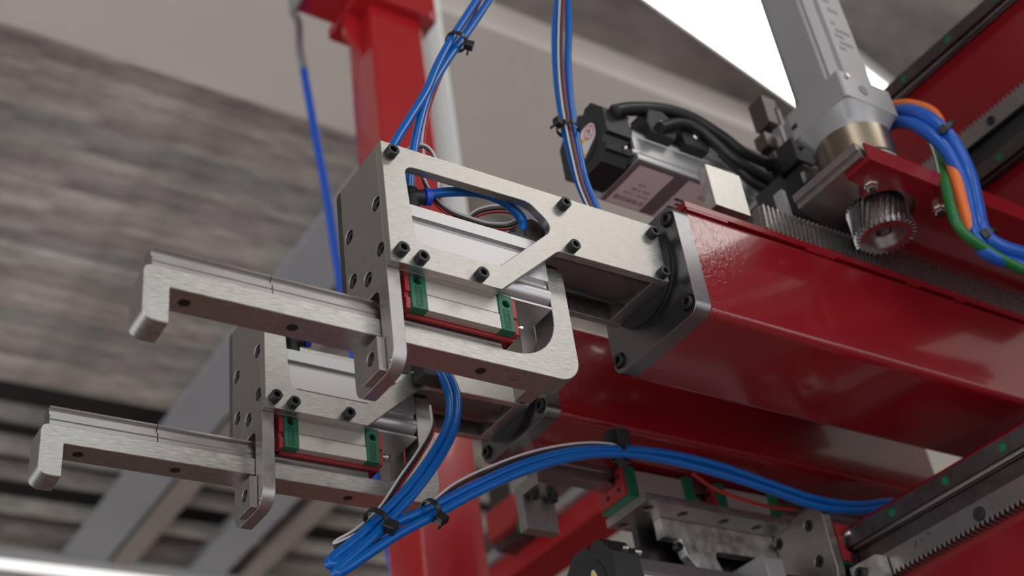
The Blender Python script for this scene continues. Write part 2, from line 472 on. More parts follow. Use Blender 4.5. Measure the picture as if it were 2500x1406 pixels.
def make_gripper():
    t = thing('gripper_head', '', 'gripper')
    fo = rp([(0, 0), (286, 2), (286, -61), (165, -63, 12), (99.5, -121), (0, -121)])
    fh = rp([(20, -19.5, 9), (142, -17, 17), (166, -38, 12), (101, -97.5, 6), (24, -97.5, 10)])
    plate('front_plate', fo, 'y', 0, 8, 'alu', t, [fh], 0.4)
    plate('rear_plate', fo, 'y', 71, 79, 'alu', t, [fh], 0.4)
    # end plate with slot and counterbores
    eo = rp([(8.2, 0), (73, 0), (79, -3), (79, -132), (68, -134), (68, -210, 13), (8.2, -210, 17)])
    bpos = [(15.5, -55), (61.8, -55), (14.5, -101), (60.8, -100), (37.2, -114.3)]
    slot = rp([(22.6, -137), (27, -133), (47, -133), (54, -137), (54, -178), (22.6, -178)])
    plate('end_plate', eo, 'x', 0, 11.5, 'milled', t, [slot] + [circ(y_, z_, 6.4, 20) for y_, z_ in bpos], 0.4)
    for y_, z_ in bpos:
        bolt(t, (8, y_, z_), '-x', 5.2, 6.6)
    # keeper block under the slot
    kp = thing_part('keeper', t)
    plate('keeper_block', rp([(19, -180), (44, -180), (44, -209), (19, -209)]), 'x', -7, -0.2, 'milled', t, [circ(30.5, -193.5, 5.6, 18)], 0.4)
    bolt(t, (-2.4, 30.5, -193.5), '-x', 4.6, 1.6)
    link('pin', rod_me((-1.2, 14, -203), (2, 14, -203), 1.8, 14), 'steel', t)
    # block at the arm end, spindle tube, ring
    plate('end_block', rp([(8.1, 0), (70.9, 0), (70.9, -61), (8.1, -61)]), 'x', 272, 286, 'milled', t, [circ(39.5, -31, 20, 32)])
    link('spindle_tube', join([rod_me((160, 39.5, -34), (262, 39.5, -34), 26.5, 48), rod_me((262, 39.5, -34), (271.8, 39.5, -34), 24, 48)]), 'dark_steel', t)
    for p in ((7.5, -12.6), (8, -111.3), (25, -114.4), (79, -114.6), (178, -10), (179.3, -55.9), (276.9, -10.6), (277.9, -55.3)):
        bolt(t, (p[0], 0, p[1]), '-y', 5.3, 7.5)
    # mounting bar under the cylinder
    box('mounting_bar', (11.6, 8.1, -121), (99, 70.9, -114.2), 'milled', t)
    # pneumatic cylinder
    prof = [(14, -46), (14, -57.5), (17.5, -58.5), (17.5, -63), (16.6, -63), (16.6, -64.5), (14, -65), (14, -87), (18, -88.5), (18, -91)]
    prof += [(22 + 8.6 * math.cos(a), -99.5 + 8.6 * math.sin(a)) for a in [math.radians(q) for q in range(118, 271, 14)]]
    prof += [(22, -108.2), (22, -111.5), (16, -112), (16, -114), (60, -114), (60, -46)]
    cy = plate('cylinder', prof, 'x', 12, 160, 'anod', t, (), 0.15)
    link('port_screw', join([rod_me((122, 42, -46), (122, 42, -38), 5.5, 20), rod_me((122, 42, -38), (122, 42, -30), 4.0, 16)]), 'nickel', t)
    fit = join([rod_me((40, 26, -46), (40, 26, -20), 7.0, 20), rod_me((40, 26, -27), (50, 21, -27), 6.6, 20)])
    link('elbow_fitting', fit, 'black', t)
    link('release_collar', rod_me((50, 21, -27), (55, 20, -26.2), 7.4, 20), 'blue_collar', t)
    fit2 = join([rod_me((141, 22, -46), (141, 22, -36), 8.0, 20), box_me((128, 14, -46.5), (160, 36, -43))])
    link('straight_fitting', fit2, 'black', t)
    # bearing block
    bprof = [(13.5, -149), (13.5, -134.9), (15.4, -134.5), (15.4, -133.9), (14.2, -133.5), (14.2, -114.4), (60, -114.4), (60, -149), (52, -149), (50, -141), (24, -141), (22, -149)]
    bl = plate('bearing_block', bprof, 'x', 37, 104, 'block', t, (), 0.3)
    for xa, xb, xs, s_, txt in ((23, 37, 18.6, 1, 'HIWIN'), (104, 117.2, 117.2, -1, 'HG20')):
        hx = 29.6 if s_ == 1 else 111.2
        front = plate_me(rp([(xa, -149.5), (xb, -149.5), (xb, -114.6), (xa, -114.6)]), 'y', 13, 22, [circ(hx, -123.6, 3.3, 18)], 0.4)
        core = plate_me([(22, -149.5), (22, -114.6), (60.4, -114.6), (60.4, -149.5), (52, -149.5), (50, -141), (24, -141)], 'x', xa, xb, (), 0.3)
        g = link('end_cap', join([front, core]), 'green', bl)
        rprof = [(15, -149.8), (14, -143), (14, -140.5), (16, -140), (16, -135), (14, -134.5), (14, -117), (60, -117), (60, -149.8), (51, -149.8), (49, -141), (25, -141), (23, -149.8)]
        link('end_seal', plate_me(rprof, 'x', xs, xs + 4.2, (), 0.3), 'redpl', bl)
        # raised frame and lettering on the cap
        fx0, fx1, z0, z1 = (27, 32.5, -147, -129) if s_ == 1 else (107.6, 113, -147.2, -130)
        fr = plate_me([(fx0, z0), (fx1, z0), (fx1, z1), (fx0, z1)], 'y', 12.7, 13.1, [[(fx0 + .5, z0 + .5), (fx1 - .5, z0 + .5), (fx1 - .5, z1 - .5), (fx0 + .5, z1 - .5)]], 0.05)
        link('relief_frame', fr, 'emboss', bl)
        if s_ == 1: text('lettering', txt, 5.6, (28.2, 12.95, -129.8), (0, 0, -1), (1, 0, 0), 'emboss', bl, 0.1, 0.01)
        else: text('lettering', txt, 5.9, (112.2, 12.95, -146.4), (0, 0, 1), (-1, 0, 0), 'emboss', bl, 0.1, 0.01)
    link('bottom_seal', plate_me([(22.5, -149.2), (52, -149.2), (52, -151.6), (48.5, -151.6), (47.6, -149.6), (26.4, -149.6), (25.6, -151.6), (22.5, -151.6)], 'x', 23, 121, (), 0.3), 'redpl', bl)
    link('grease_nipple', join([rod_me((121, 22, -137), (130, 22, -137), 1.8, 12), rod_me((127, 22, -137), (130, 22, -137), 2.5, 12)]), 'nickel', bl)
    return t

def thing_part(name, parent): return parent

g1 = make_gripper()
g1['label'] = 'upper silver gripper head with blue hose loop in its cutout'
g1['group'] = 'gripper heads on the two arms'

# ------------------------------------------------------------------ sliding hook bar with rail
def make_hook():
    t = thing('sliding_hook', '', 'hook')
    o = rp([(-181, -160, 6), (122, -160, 44), (166.5, -160, 44), (166.5, -62), (185, -62), (185, -176, 22), (-162, -176, 0.8), (-162, -205.5, 1.2), (-181, -205.5, 15)], 10)
    # explicit inner arc of the U
    o = rp([(-181, -160, 6), (166.5, -160, 45), (166.5, -62), (185, -62), (185, -176, 22), (-162, -176, 0.8), (-162, -205.5, 1.2), (-181, -205.5, 15)], 10)
    hb = plate('hook_bar', o, 'y', 24, 50.5, 'alu', t, (), 0.5)
    for x in (-146.8, -65.8, 95.1):
        link('screw_hole', join([rod_me((x, 37.4, -176.05), (x, 37.4, -175.6), 5.4, 24)]), 'steel', hb)
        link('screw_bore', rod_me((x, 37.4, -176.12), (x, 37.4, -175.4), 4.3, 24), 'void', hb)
    pr = [(37.2 + a, -159.9 + b) for a, b in RAILP]
    plate('rail', pr, 'x', -174, -85.4, 'steel', t, (), 0.1)
    plate('rail', pr, 'x', -84.7, 112, 'steel', t, (), 0.1)
    plate('rod_plate', rp([(51, -62), (72, -62), (72, -172), (51, -172)]), 'x', 150, 166, 'milled', t)
    bolt(t, (150, 60, -112), '-x', 5, 5)
    link('piston_rod', rod_me((160, 40, -84), (176, 40, -84), 6, 24), 'steel', t)
    return t
h1 = make_hook()
h1['label'] = 'upper J-shaped aluminium hook bar with linear rail on top'
h1['group'] = 'hook bars sliding in the gripper heads'

D2 = (0, 228, 0)
g2 = relabel(copy_tree(g1), 'lower silver gripper head, partly hidden behind the upper one', D2)
h2 = relabel(copy_tree(h1), 'lower J-shaped aluminium hook bar reaching to the left edge', D2)

# ------------------------------------------------------------------ arms
def make_arm(name, label, yc, zc, sgn, x0=310, x1=1300):
    """square tube with flange; sgn=+1 carries rail and rack on top, -1 is the same arm turned upside down"""
    t = thing(name, label, 'robot arm', (x0, yc, zc - 60), 'red square-tube arms')
    def L(p): return (p[0] - x0, p[1] - yc, p[2] - (zc - 60))
    F = lambda a, b: (sgn * a, 60 + sgn * b)                       # (a,b) measured from the arm axis in arm-1 sense
    sq = rp([(-59.5, 0.5, 8), (59.5, 0.5, 8), (59.5, 119.5, 8), (-59.5, 119.5, 8)])
    inn = rp([(-54, 6, 4), (54, 6, 4), (54, 114, 4), (-54, 114, 4)])
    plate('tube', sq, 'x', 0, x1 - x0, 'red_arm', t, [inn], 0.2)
    bp = [(-50.5, 13.5), (50.5, 13.5), (50.5, 106.5), (-50.5, 106.5)]
    fl = rp([(-60, 0, 12), (60, 0, 12), (60, 120, 12), (-60, 120, 12)])
    f = plate('flange', fl, 'x', -18, 0, 'flange', t, [circ(a, b, 7.6, 24) for a, b in bp], 0.4)
    for a, b in bp: bolt(t, (-12, a, b), '-x', 6.6, 9.5)
    link('spacer_ring', lathe_me([(46, 0), (46, 2.4), (42, 2.6), (42, 3.6), (46, 3.8), (46, 6)], (-24, 0 if sgn > 0 else 0, 60 + 11 * sgn), (1, 0, 0), 48), 'oxide', t)
    # rail with its stop, seen from the arm's own side
    rprof = [(F(-26 + a, 60 + b)) for a, b in RAILP]
    if sgn < 0: pass
    plate('rail', rprof, 'x', (50 if sgn > 0 else 17), x1 - x0, 'steel', t, (), 0.1)
    return t, F
arm1, F1 = make_arm('robot_arm', 'upper red square-tube arm with toothed rack on its top', 40, -42, 1)
arm2, F2 = make_arm('robot_arm', 'lower red square-tube arm with rail slung underneath', 268, -19, -1, 310, 878)

def prism(pts, F): return [F(a, b) for a, b in pts]
# L-shaped end stops
def make_stop(t, F, x0, x1, sgn, m):
    Lp = [(-58, 80), (-58, 131), (-45, 131), (-45, 93), (-16, 93), (-16, 80)]
    s = plate('end_stop', prism(Lp, F), 'x', x0, x1, m, t, (), 0.7)
    return s
make_stop(arm1, F1, 45, 90, 1, 'worn')
s2 = make_stop(arm2, F2, 15, 56, -1, 'milled')
for dx, a in ((24, -36), (47, -36)):
    bolt(s2, (dx, F2(a, 93)[0], F2(a, 93)[1]), '-z', 5.2, 7.5)
bolt(s2, (35, F2(-24, 93)[0], F2(-24, 93)[1]), '-z', 3.6, 5)
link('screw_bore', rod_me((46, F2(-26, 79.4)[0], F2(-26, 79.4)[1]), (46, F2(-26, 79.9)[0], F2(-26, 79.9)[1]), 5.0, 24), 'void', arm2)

# rack and stitch-welded ledge on arm 1
def rack_outline(x0, x1, y_tip, depth, back, pitch=6.28, d=1):
    pts = [(x0, back), (x0, y_tip + d * depth)]
    x = x0
    while x + pitch <= x1:
        pts += [(x + 0.55, y_tip + d * depth), (x + 1.9, y_tip), (x + 3.6, y_tip), (x + 5.0, y_tip + d * depth)]
        x += pitch
    pts += [(x1, y_tip + d * depth), (x1, back)]
    return pts
me = plate_me(rack_outline(105, 985, -60.5, 4.4, -46), 'z', 129.5, 160, (), 0.1)
for v in me.vertices: v.co.x += (v.co.z - 0.145) * 0.12
link('rack', me, 'gear', arm1)
lx = [(58, 148), (235, 300), (325, 371), (430, 560), (640, 985)]
box('ledge', (1, -59, 121.5), (985, -40, 129.4), 'red', arm1, 0.5)
for a, b in ((2, 52), (155, 196), (302, 320), (376, 392), (500, 520)):
    box('weld_seam', (a, -59.4, 118), (b, -50, 121.5), 'red', arm1, 0.8)

# ------------------------------------------------------------------ vertical drive: bracket, pinion, gearbox, motor
GX, GY = 557, -49
dr = thing('gear_motor', 'upright grey gear motor with helical pinion in red bracket', 'motor', (GX, GY, 39))
def W(x, y, z): return (x - GX, y - GY, z - 39)
def P2(pts): return [(x - GX, y - GY) for x, y in pts]
arc = [(GX + 3 + 38 * math.cos(q), GY + 38 * math.sin(q)) for q in [math.radians(a) for a in range(195, 361, 11)]]
bo = [(485, -106), (485, -76), (513, -73)] + arc + [(598, 40), (900, 40), (900, -106)]
plate('bracket_plate', P2(bo), 'z', 31, 37, 'red', dr)
box('bracket_wall', W(485, -108.5, 70), W(900, -106.1, 92), 'red', dr, 0.5)
plate('bracket_rib', [(660 - GX, 31), (900 - GX, 31), (900 - GX, 150), (700 - GX, 95)], 'y', 41 - GY, 47 - GY, 'red', dr)
plate('adapter_plate', P2([(480, -103), (640, -103), (640, 20), (480, -14)]), 'z', 37.1, 54, 'milled', dr, [circ(0, 0, 30, 32)])
box('adapter_lip', W(477, -103, 84), W(480, -14, 93), 'milled', dr)
for (x, y_) in ((514, -81), (612, -84)):
    link('nut', lathe_me([(8, 0), (8, 1.4), (6, 1.6), (6, 6.6), (5, 7.4)], W(x, y_, 70), (0, 0, -1), 6), 'nickel', dr)
    link('screw_tip', rod_me(W(x, y_, 63), W(x, y_, 59), 3.6, 16), 'oxide', dr)
# pinion
def gear_outline(z, ri, ro):
    pts = []
    for k in range(z):
        a = 2 * math.pi * k / z; s_ = 2 * math.pi / z
        for f_, r in ((0.02, ri), (0.30, ri), (0.44, ro), (0.62, ro), (0.76, ri)):
            pts.append((r * math.cos(a + f_ * s_), r * math.sin(a + f_ * s_)))
    return pts
go = gear_outline(30, 27.2, 31.4)
me = join([plate_me(go, 'z', 0, 7, [circ(0, 0, 19, 40)], 0.2), plate_me(go, 'z', 6.9, 45, [circ(0, 0, 8.5, 28)], 0.05)])
for v in me.vertices:
    q = v.co.z / S / 45 * math.radians(30)
    x, y_ = v.co.x, v.co.y
    v.co.x = x * math.cos(q) - y_ * math.sin(q); v.co.y = x * math.sin(q) + y_ * math.cos(q)
link('pinion', me, 'gear', dr)
link('shaft', rod_me((0, 0, 10), (0, 0, 60), 8.2, 24), 'dark_steel', dr)
# gearbox
link('gearbox_flange', lathe_me([(40, 54), (40, 84), (38, 86)], (0, 0, 0), (0, 0, 1), 56), 'motor', dr)
link('gearbox_band', lathe_me([(41, 86), (41, 121)], (0, 0, 0), (0, 0, 1), 64), 'brass', dr)
def loft(n, secs):
    vs = []; fs = []
    for pts in secs:
        vs += [(Vector(p) * S) for p in pts]
    m = len(secs)
    for i in range(m - 1):
        for k_ in range(n):
            fs.append((i * n + k_, i * n + (k_ + 1) % n, (i + 1) * n + (k_ + 1) % n, (i + 1) * n + k_))
    fs.append(tuple(range(n - 1, -1, -1))); fs.append(tuple(range((m - 1) * n, m * n)))
    me = bpy.data.meshes.new('loft'); me.from_pydata(vs, [], fs)
    return shade_auto(me, 30)
def sq_pt(q, h, r):
    """point of a rounded square of half side h in direction q"""
    c, s_ = math.cos(q), math.sin(q)
    e = 10.0 if r < 6 else 6.0
    k_ = (abs(c) ** e + abs(s_) ** e) ** (-1 / e)
    return (h * k_ * c, h * k_ * s_)
N = 64
QS = [2 * math.pi * k / N for k in range(N)]
ring = lambda r, z: [(r * math.cos(q), r * math.sin(q), z) for q in QS]
sqr = lambda h, z, rr=4: [sq_pt(q, h, rr) + (z,) for q in QS]
plate('gearbox_body', rp([(-41, -41, 4), (41, -41, 4), (41, 41, 4), (-41, 41, 4)]), 'z', 147, 184, 'motor', dr, (), 0.8)
link('gearbox_neck', loft(N, [ring(39.5, 121), ring(39.5, 130), sqr(40.4, 147.5)]), 'motor', dr)
link('plug', lathe_me([(6.5, 0), (6.5, 0.8)], W(GX - 8, GY - 41, 39 + 166), (0, -1, 0), 24), 'grey_print', dr)
link('clamp_screw', lathe_me([(3, 0), (3, 2.5)], W(GX - 29, GY - 41, 39 + 178), (0, -1, 0), 16), 'nickel', dr)
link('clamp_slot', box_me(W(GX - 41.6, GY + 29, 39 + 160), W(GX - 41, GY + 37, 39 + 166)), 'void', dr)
# motor body with corner grooves
c8 = [(-36, -20), (-33, -22), (-33, -25.5), (-26, -32), (-23, -32), (-21, -36)]
quad = []
for rot_ in range(4):
    a = rot_ * math.pi / 2
    for x, y_ in c8: quad.append((x * math.cos(a) - y_ * math.sin(a), x * math.sin(a) + y_ * math.cos(a)))
mb = plate('motor_body', quad, 'z', 184, 520, 'motor', dr, (), 0.2)
for i, (zz, ww) in enumerate(((232, 12), (242, 24), (252, 17), (262, 28), (272, 9), (295, 20), (310, 14))):
    link('printed_mark', box_me((-12 + (i % 2) * 4, -36.2, zz), (-12 + (i % 2) * 4 + ww * 0.8, -36.0, zz + 5), 0.02), 'grey_print', mb)

# cables of the vertical motor
def cable_run(off, y_, pts): return [tuple(Vector(at(u + off[0], v + off[1], y_ + (62 if i == 0 else 34 if i == 1 else 12 if i == 2 else 0)))) for i, (u, v) in enumerate(pts)]
run = [(2165, 285), (2215, 272), (2265, 290), (2320, 340), (2362, 420), (2382, 500), (2396, 560), (2430, 598), (2520, 628), (2750, 690)]
hose('motor_cable', cable_run((0, 0), -122, run), 8.5, 'blue_w', 'thick blue cable arching from the grey gear motor', 'cable')
hose('motor_cable', cable_run((-12, 26), -118, run), 7.0, 'blue_w', 'second blue cable tucked under the thick blue one', 'cable')
hose('motor_cable', cable_run((0, 0), -116, [(2165, 262), (2220, 256), (2275, 275), (2300, 320), (2330, 420), (2350, 500), (2375, 575), (2420, 612), (2520, 655), (2750, 725)]), 6.5, 'orange', 'orange cable bundled with the thick blue cable', 'cable')
hose('motor_cable', cable_run((0, 0), -120, [(2270, 330), (2290, 380), (2305, 440), (2322, 510), (2345, 560), (2400, 605), (2520, 668), (2750, 740)]), 5.5, 'green_w', 'dark green cable beside the orange cable', 'cable')

# cable ties ------------------------------------------------------------------
def cable_tie(label, c, axis, r, head_dir, w=4.6, hs=(9, 7, 9)):
    t = thing('cable_tie', label, 'cable tie', c, 'black cable ties')
    z = Vector(axis).normalized(); x = Vector(head_dir); x = (x - z * x.dot(z)).normalized(); y_ = z.cross(x)
    def ringme():
        vs = []; fs = []; n = 28
        for (rr, h) in ((r, -w / 2), (r + 1.3, -w / 2), (r + 1.3, w / 2), (r, w / 2)):
            for k_ in range(n):
                q = 2 * math.pi * k_ / n
                vs.append((x * math.cos(q) * rr + y_ * math.sin(q) * rr + z * h) * S)
        for i in range(4):
            for k_ in range(n):
                a, b = i * n + k_, i * n + (k_ + 1) % n
                j = (i + 1) % 4
                fs.append((a, b, j * n + (k_ + 1) % n, j * n + k_))
        me = bpy.data.meshes.new('ring'); me.from_pydata(vs, [], fs)
        bm = bmesh.new(); bm.from_mesh(me); bmesh.ops.recalc_face_normals(bm, faces=bm.faces); bm.to_mesh(me); bm.free()
        return shade_auto(me)
    link('strap', ringme(), 'tie', t)
    def obox(c0, sx, sy, sz):
        me = box_me((-sx / 2, -sy / 2, -sz / 2), (sx / 2, sy / 2, sz / 2), 0.6)
        m3 = Matrix((x, y_, z)).transposed().to_4x4(); m3.translation = c0 * S
        me.transform(m3); return me
    link('head', join([obox(x * (r + 3), *hs), obox(x * (r + 3) + y_ * 6, 1.6, 10, 3.6)]), 'tie', t)
    return t
V = Vector
cable_tie('black cable tie holding the orange and blue cables together', at(2302, 318, -118), V(at(2330, 360, -98)) - V(at(2270, 290, -98)), 15, (-1, -0.3, 0.3))
cable_tie('black cable tie low on the orange and blue cables', at(2402, 578, -118), V(at(2430, 600, -98)) - V(at(2385, 540, -98)), 13, (-0.3, -0.5, -1))

# ------------------------------------------------------------------ horizontal servo motors
def servo(label, loc, cap_rot, style):
    t = thing('servo_motor', label, 'motor', loc, 'horizontal servo motors')
    half = 40
    def oct_(h, c): return [(-h, -h + c), (-h, h - c), (-h + c, h), (h - c, h), (h, h - c), (h, -h + c), (h - c, -h), (-h + c, -h)]
    notch = [(-40, -13), (-40, 20), (-24, 40), (-12, 40), (-10, 36), (-5, 36), (-3, 40), (22, 40), (40, 22), (40, -20), (22, -40), (-20, -40), (-28, -32), (-33, -32), (-36, -26), (-30, -20), (-34, -13)]
    cap = plate('end_cap', notch, 'x', 0, 34, 'black', t, (), 0.8)
    link('cap_disc', lathe_me([(27, 0), (27, 0.9), (25, 1.2)], (0, 2, 0), (-1, 0, 0), 40), 'black', cap)
    plate('cap_step', oct_(36, 12), 'x', 34, 38, 'oxide', t, (), 0.4)
    for y_, z_ in ((-34, -26), (-34, 26), (34, 26), (34, -26)):
        bolt(t, (24, y_ * 1.06, z_ * 1.06), '-x', 3.2, 3.0, 'screw', m='nickel')
        link('tie_rod', rod_me((33, y_ * 1.0, z_ * 1.0), (41, y_ * 1.0, z_ * 1.0), 3.4, 14), 'nickel', t)
    flute = [(-38, -37, 3), (-38, -30, 2), (-36, -26, 2), (-36, -4, 2), (-38, 0, 2), (-36, 6, 3), (-16, 30, 5), (34, 34, 3), (38, 34, 3), (38, -34, 3), (34, -38, 3), (-34, -38, 3)]
    body = plate('motor_body', rp(flute), 'x', 38, 205, 'anod', t, (), 0.3)
    plate('front_flange', rp([(-43, -43, 6), (-43, 43, 6), (43, 43, 6), (43, -43, 6)]), 'x', 205, 232, 'motor', t, (), 0.6)
    link('gearbox', lathe_me([(41, 0), (41, 70), (36, 74), (36, 110)], (232, 0, 0), (1, 0, 0), 40), 'dark_steel', t)
    return t, cap, body
sm1, cap1, body1 = servo('silver servo motor with black end cap and pinkish label, above the arm', (318, 106, 203), 0, 'up')
sm2, cap2, body2 = servo('silver servo motor with yellow warning triangle at the bottom edge', (364, 275, -224), 0, 'low')

def sticker_poly(t, pts2, x, m, name, th=0.12):
    return link(name, quad_me([(x, a, b) for a, b in reversed(pts2)], th) if False else plate_me(pts2, 'x', x - th, x, (), 0.02), m, t)
# warning sticker: white lozenge with red prohibition ring and two yellow triangles
tri = lambda cy, cz, s_: [(cy - s_, cz - s_ * 0.62), (cy + s_, cz - s_ * 0.62), (cy, cz + s_ * 1.05)]
sticker_poly(cap1, rp([(-24, 14, 10), (-24, -6, 10), (6, -24, 4), (22, -24, 3), (22, -6, 4), (-4, 16, 10)]), -1.3, 'label_w', 'warning_sticker', 0.15)
link('prohibition_ring', plate_me(circ(-14, 4, 8.6, 32), 'x', -1.65, -1.5, [circ(-14, 4, 7.3, 32)], 0.02), 'print_r', cap1)
link('prohibition_bar', plate_me([(-20, 8.6), (-19, 9.6), (-8, -0.6), (-9, -1.6)], 'x', -1.65, -1.5, (), 0.02), 'print_r', cap1)
link('hammer_mark', join([plate_me([(-16.8, -2), (-15.6, -2), (-12.6, 8), (-13.8, 8)], 'x', -1.6, -1.5, (), 0.02), plate_me([(-17, 7), (-10, 9.6), (-10, 7.4), (-17, 4.8)], 'x', -1.6, -1.5, (), 0.02)]), 'grey_print', cap1)
for cy_, cz_ in ((1, 3), (4, -14)):
    link('warning_triangle', plate_me(tri(cy_, cz_, 7), 'x', -1.62, -1.5, (), 0.02), 'yellow', cap1)
    link('lightning_mark', plate_me([(cy_ + 2, cz_ + 4), (cy_ - 2, cz_), (cy_, cz_), (cy_ - 1.5, cz_ - 3.2), (cy_ + 2.4, cz_ + 0.8), (cy_ + 0.6, cz_ + 0.8)], 'x', -1.75, -1.63, (), 0.02), 'print', cap1)
link('warning_sticker', plate_me(rp([(-22, -14, 3), (6, -14, 3), (-8, 17, 3)]), 'x', -1.45, -1.3, (), 0.02), 'label_w', cap2)
link('warning_triangle', plate_me(rp([(-20, -12.6, 2), (4, -12.6, 2), (-8, 14, 2)]), 'x', -1.6, -1.46, (), 0.02), 'yellow', cap2)
link('lightning_mark', plate_me([(-6, 5), (-11, -2), (-8.5, -2), (-10, -9), (-4.5, -0.5), (-7, -0.5)], 'x', -1.75, -1.61, (), 0.02), 'print', cap2)

# labels under the upper motor (upside down for the viewer)
zl = -38.15
def under(name, x0, x1, y0, y1, m, th=0.12, dz=0.0): return link(name, box_me((x0, y0, zl - th - dz), (x1, y1, zl - dz), 0.01), m, body1)
under('rating_label', 46, 92, -30, 33, 'label')
under('rating_label', 112, 162, -32, 35, 'label')
text('lettering', '失电制动器', 8.2, (90, 19, zl - 0.16), (-1, 0, 0), (0, 1, 0), 'print', body1, 0.02)
text('lettering', 'DC24V  11.5W', 5.2, (88, 10, zl - 0.16), (-1, 0, 0), (0, 1, 0), 'print', body1, 0.02)
text('lettering', 'IP65  0.48A', 5.2, (84, 2, zl - 0.16), (-1, 0, 0), (0, 1, 0), 'print', body1, 0.02)
text('lettering', '2.5N', 5.2, (74, -6, zl - 0.16), (-1, 0, 0), (0, 1, 0), 'print', body1, 0.02)
text('lettering', 'CE', 9, (150, -18, zl - 0.16), (-1, 0, 0), (0, 1, 0), 'print', body1, 0.02)
for i, (a, b) in enumerate(((116, 150), (122, 156), (116, 148), (126, 158), (116, 158))):
    under('printed_line', a, b, -3 + i * 7, 0.4 + i * 7, 'print', 0.05, 0.13)
# connectors and cables of the upper motor
def connector(x, label=None):
    pr = [(x, -2), (x + 32, -2), (x + 38, 12), (x + 36, 26), (x + 22, 36), (x + 2, 32), (x - 4, 12)]
    c = plate('connector', pr, 'y', -50, -12, 'black', sm1, (), 1.2)
    link('connector_lid', plate_me([(x + 2, 30), (x + 24, 34), (x + 24, 40), (x + 2, 36)], 'y', -44, -18, (), 0.6), 'black', c)
    link('connector_screw', lathe_me([(4.2, 0), (4.2, 1.5), (3, 2.6)], (x + 16, -50, 14), (0, -1, 0), 18), 'nickel', c)
connector(56); connector(104)
plate('heat_rib', [(146, 2), (205, 2), (205, 32), (158, 32)], 'y', -35, 10, 'anod', sm1, (), 0.6)
hose('servo_cable', [at(u, v, 62) for u, v in ((1500, 272), (1540, 266), (1620, 270), (1690, 292), (1760, 335), (1820, 378), (1900, 408), (1990, 430), (2040, 470))], 8.0, 'cable', 'thick black cable arching over the upper servo motor', 'cable')
hose('servo_cable', [at(u, v, 52) for u, v in ((1610, 312), (1660, 302), (1705, 318), (1750, 355), (1790, 390), (1860, 430), (1940, 470), (2030, 480))], 6.5, 'cable', 'black cable leaving the connector of the upper servo motor', 'cable')
hose('servo_cable', [at(u, v, 58) for u, v in ((1760, 372), (1830, 440), (1900, 480), (1970, 500), (2040, 505))], 5.5, 'cable', 'thin black cable drooping behind the silver stop block', 'cable')

# carriage frame above arm 1 behind the stop block
cf = thing('carriage_frame', 'dark carriage frame with clamps and switches behind the gear motor', 'carriage', (560, 60, 60))
def C(x, y_, z): return (x - 560, y_ - 60, z - 60)
box('base_plate', C(500, -8, 54), C(820, 60, 68), 'milled', cf)
box('side_plate', C(560, 52, 68), C(820, 64, 240), 'dark_steel', cf)
box('switch_body', C(560, 20, 160), C(590, 50, 196), 'black', cf, 1.5)
box('switch_head', C(556, 22, 200), C(584, 48, 236), 'black', cf, 2)
box('switch_bracket', C(590, 30, 150), C(594, 52, 290), 'motor', cf)
box('clamp_bar', C(596, 60, 250), C(606, 74, 330), 'motor', cf)
box('clamp_jaw', C(580, 60, 300), C(602, 84, 345), 'dark_steel', cf, 1.5)
box('clamp_jaw', C(566, 62, 258), C(596, 80, 282), 'dark_steel', cf, 1.5)
box('junction_box', C(500, 14, 100), C(566, 50, 150), 'black', cf, 2)
box('terminal_clip', C(540, 8, 152), C(562, 13, 168), 'nickel', cf, 1)
box('stay_strip', C(478, -2, 68), C(484, 10, 112), 'motor', cf, 0.5)
for p in ((574, 18, 178), (570, 20, 224), (552, 12, 128)):
    bolt(cf, C(*p), '-y', 3.0, 2.4, 'screw', m='nickel')
blk = plate('bearing_block', [(-44 + a, b) for a, b in ((-24, -33), (-24, -8), (22, -8), (22, -33), (12, -33), (10, -24), (-12, -24), (-14, -33))], 'x', -110, -10, 'block', cf, (), 0.6)

# ------------------------------------------------------------------ lower carriage (hangs from the rail of arm 2)
lc = thing('lower_carriage', 'grey angle-plate carriage hanging under the lower red arm', 'carriage', (540, 290, -128))
def Q(x, y_, z): return (x - 540, y_ - 290, z + 128)
hp = [(455, 270), (503, 270), (562, 270), (611, 270), (455, 314), (611, 314)]
plate('top_plate', [(441 - 540, 255 - 290), (648 - 540, 255 - 290), (648 - 540, 325 - 290), (441 - 540, 325 - 290)], 'z', 0, 10, 'milled', lc, [circ(x - 540, y_ - 290, 6.2, 20) for x, y_ in hp], 0.4)
for x, y_ in hp: bolt(lc, Q(x, y_, -121.5), '-z', 5.2, 5)
vb = [(229, -139), (278, -139), (228, -182), (300, -182), (270, -215)]
plate('side_plate', [(206 - 290, 9), (215 - 290, 9), (330 - 290, -2), (330 - 290, -130), (218 - 290, -130), (206 - 290, -70)], 'x', 108.2, 120, 'milled', lc, [circ(y_ - 290, z + 128, 6.6, 20) for y_, z in vb], 0.4)
for y_, z in vb: bolt(lc, Q(655, y_, z), '-x', 5.6, 6)
rib = rp([(482, -128.2), (647, -128.2), (647, -225), (560, -225), (510, -168, 8), (505, -150), (482, -150)])
plate('motor_rib', [(x - 540, z + 128) for x, z in rib], 'y', -6, 6, 'worn', lc, [[(x - 540, z + 128) for x, z in rp([(548, -158, 7), (622, -158, 7), (622, -186, 7), (560, -186, 7)])]], 0.5)
plate('back_rib', [(x - 540, z + 128) for x, z in [(470, -128.2), (647, -128.2), (647, -225), (470, -225)]], 'y', 22, 30, 'dark_steel', lc)
bolt(lc, Q(496, 284, -162), '-y', 5, 7)
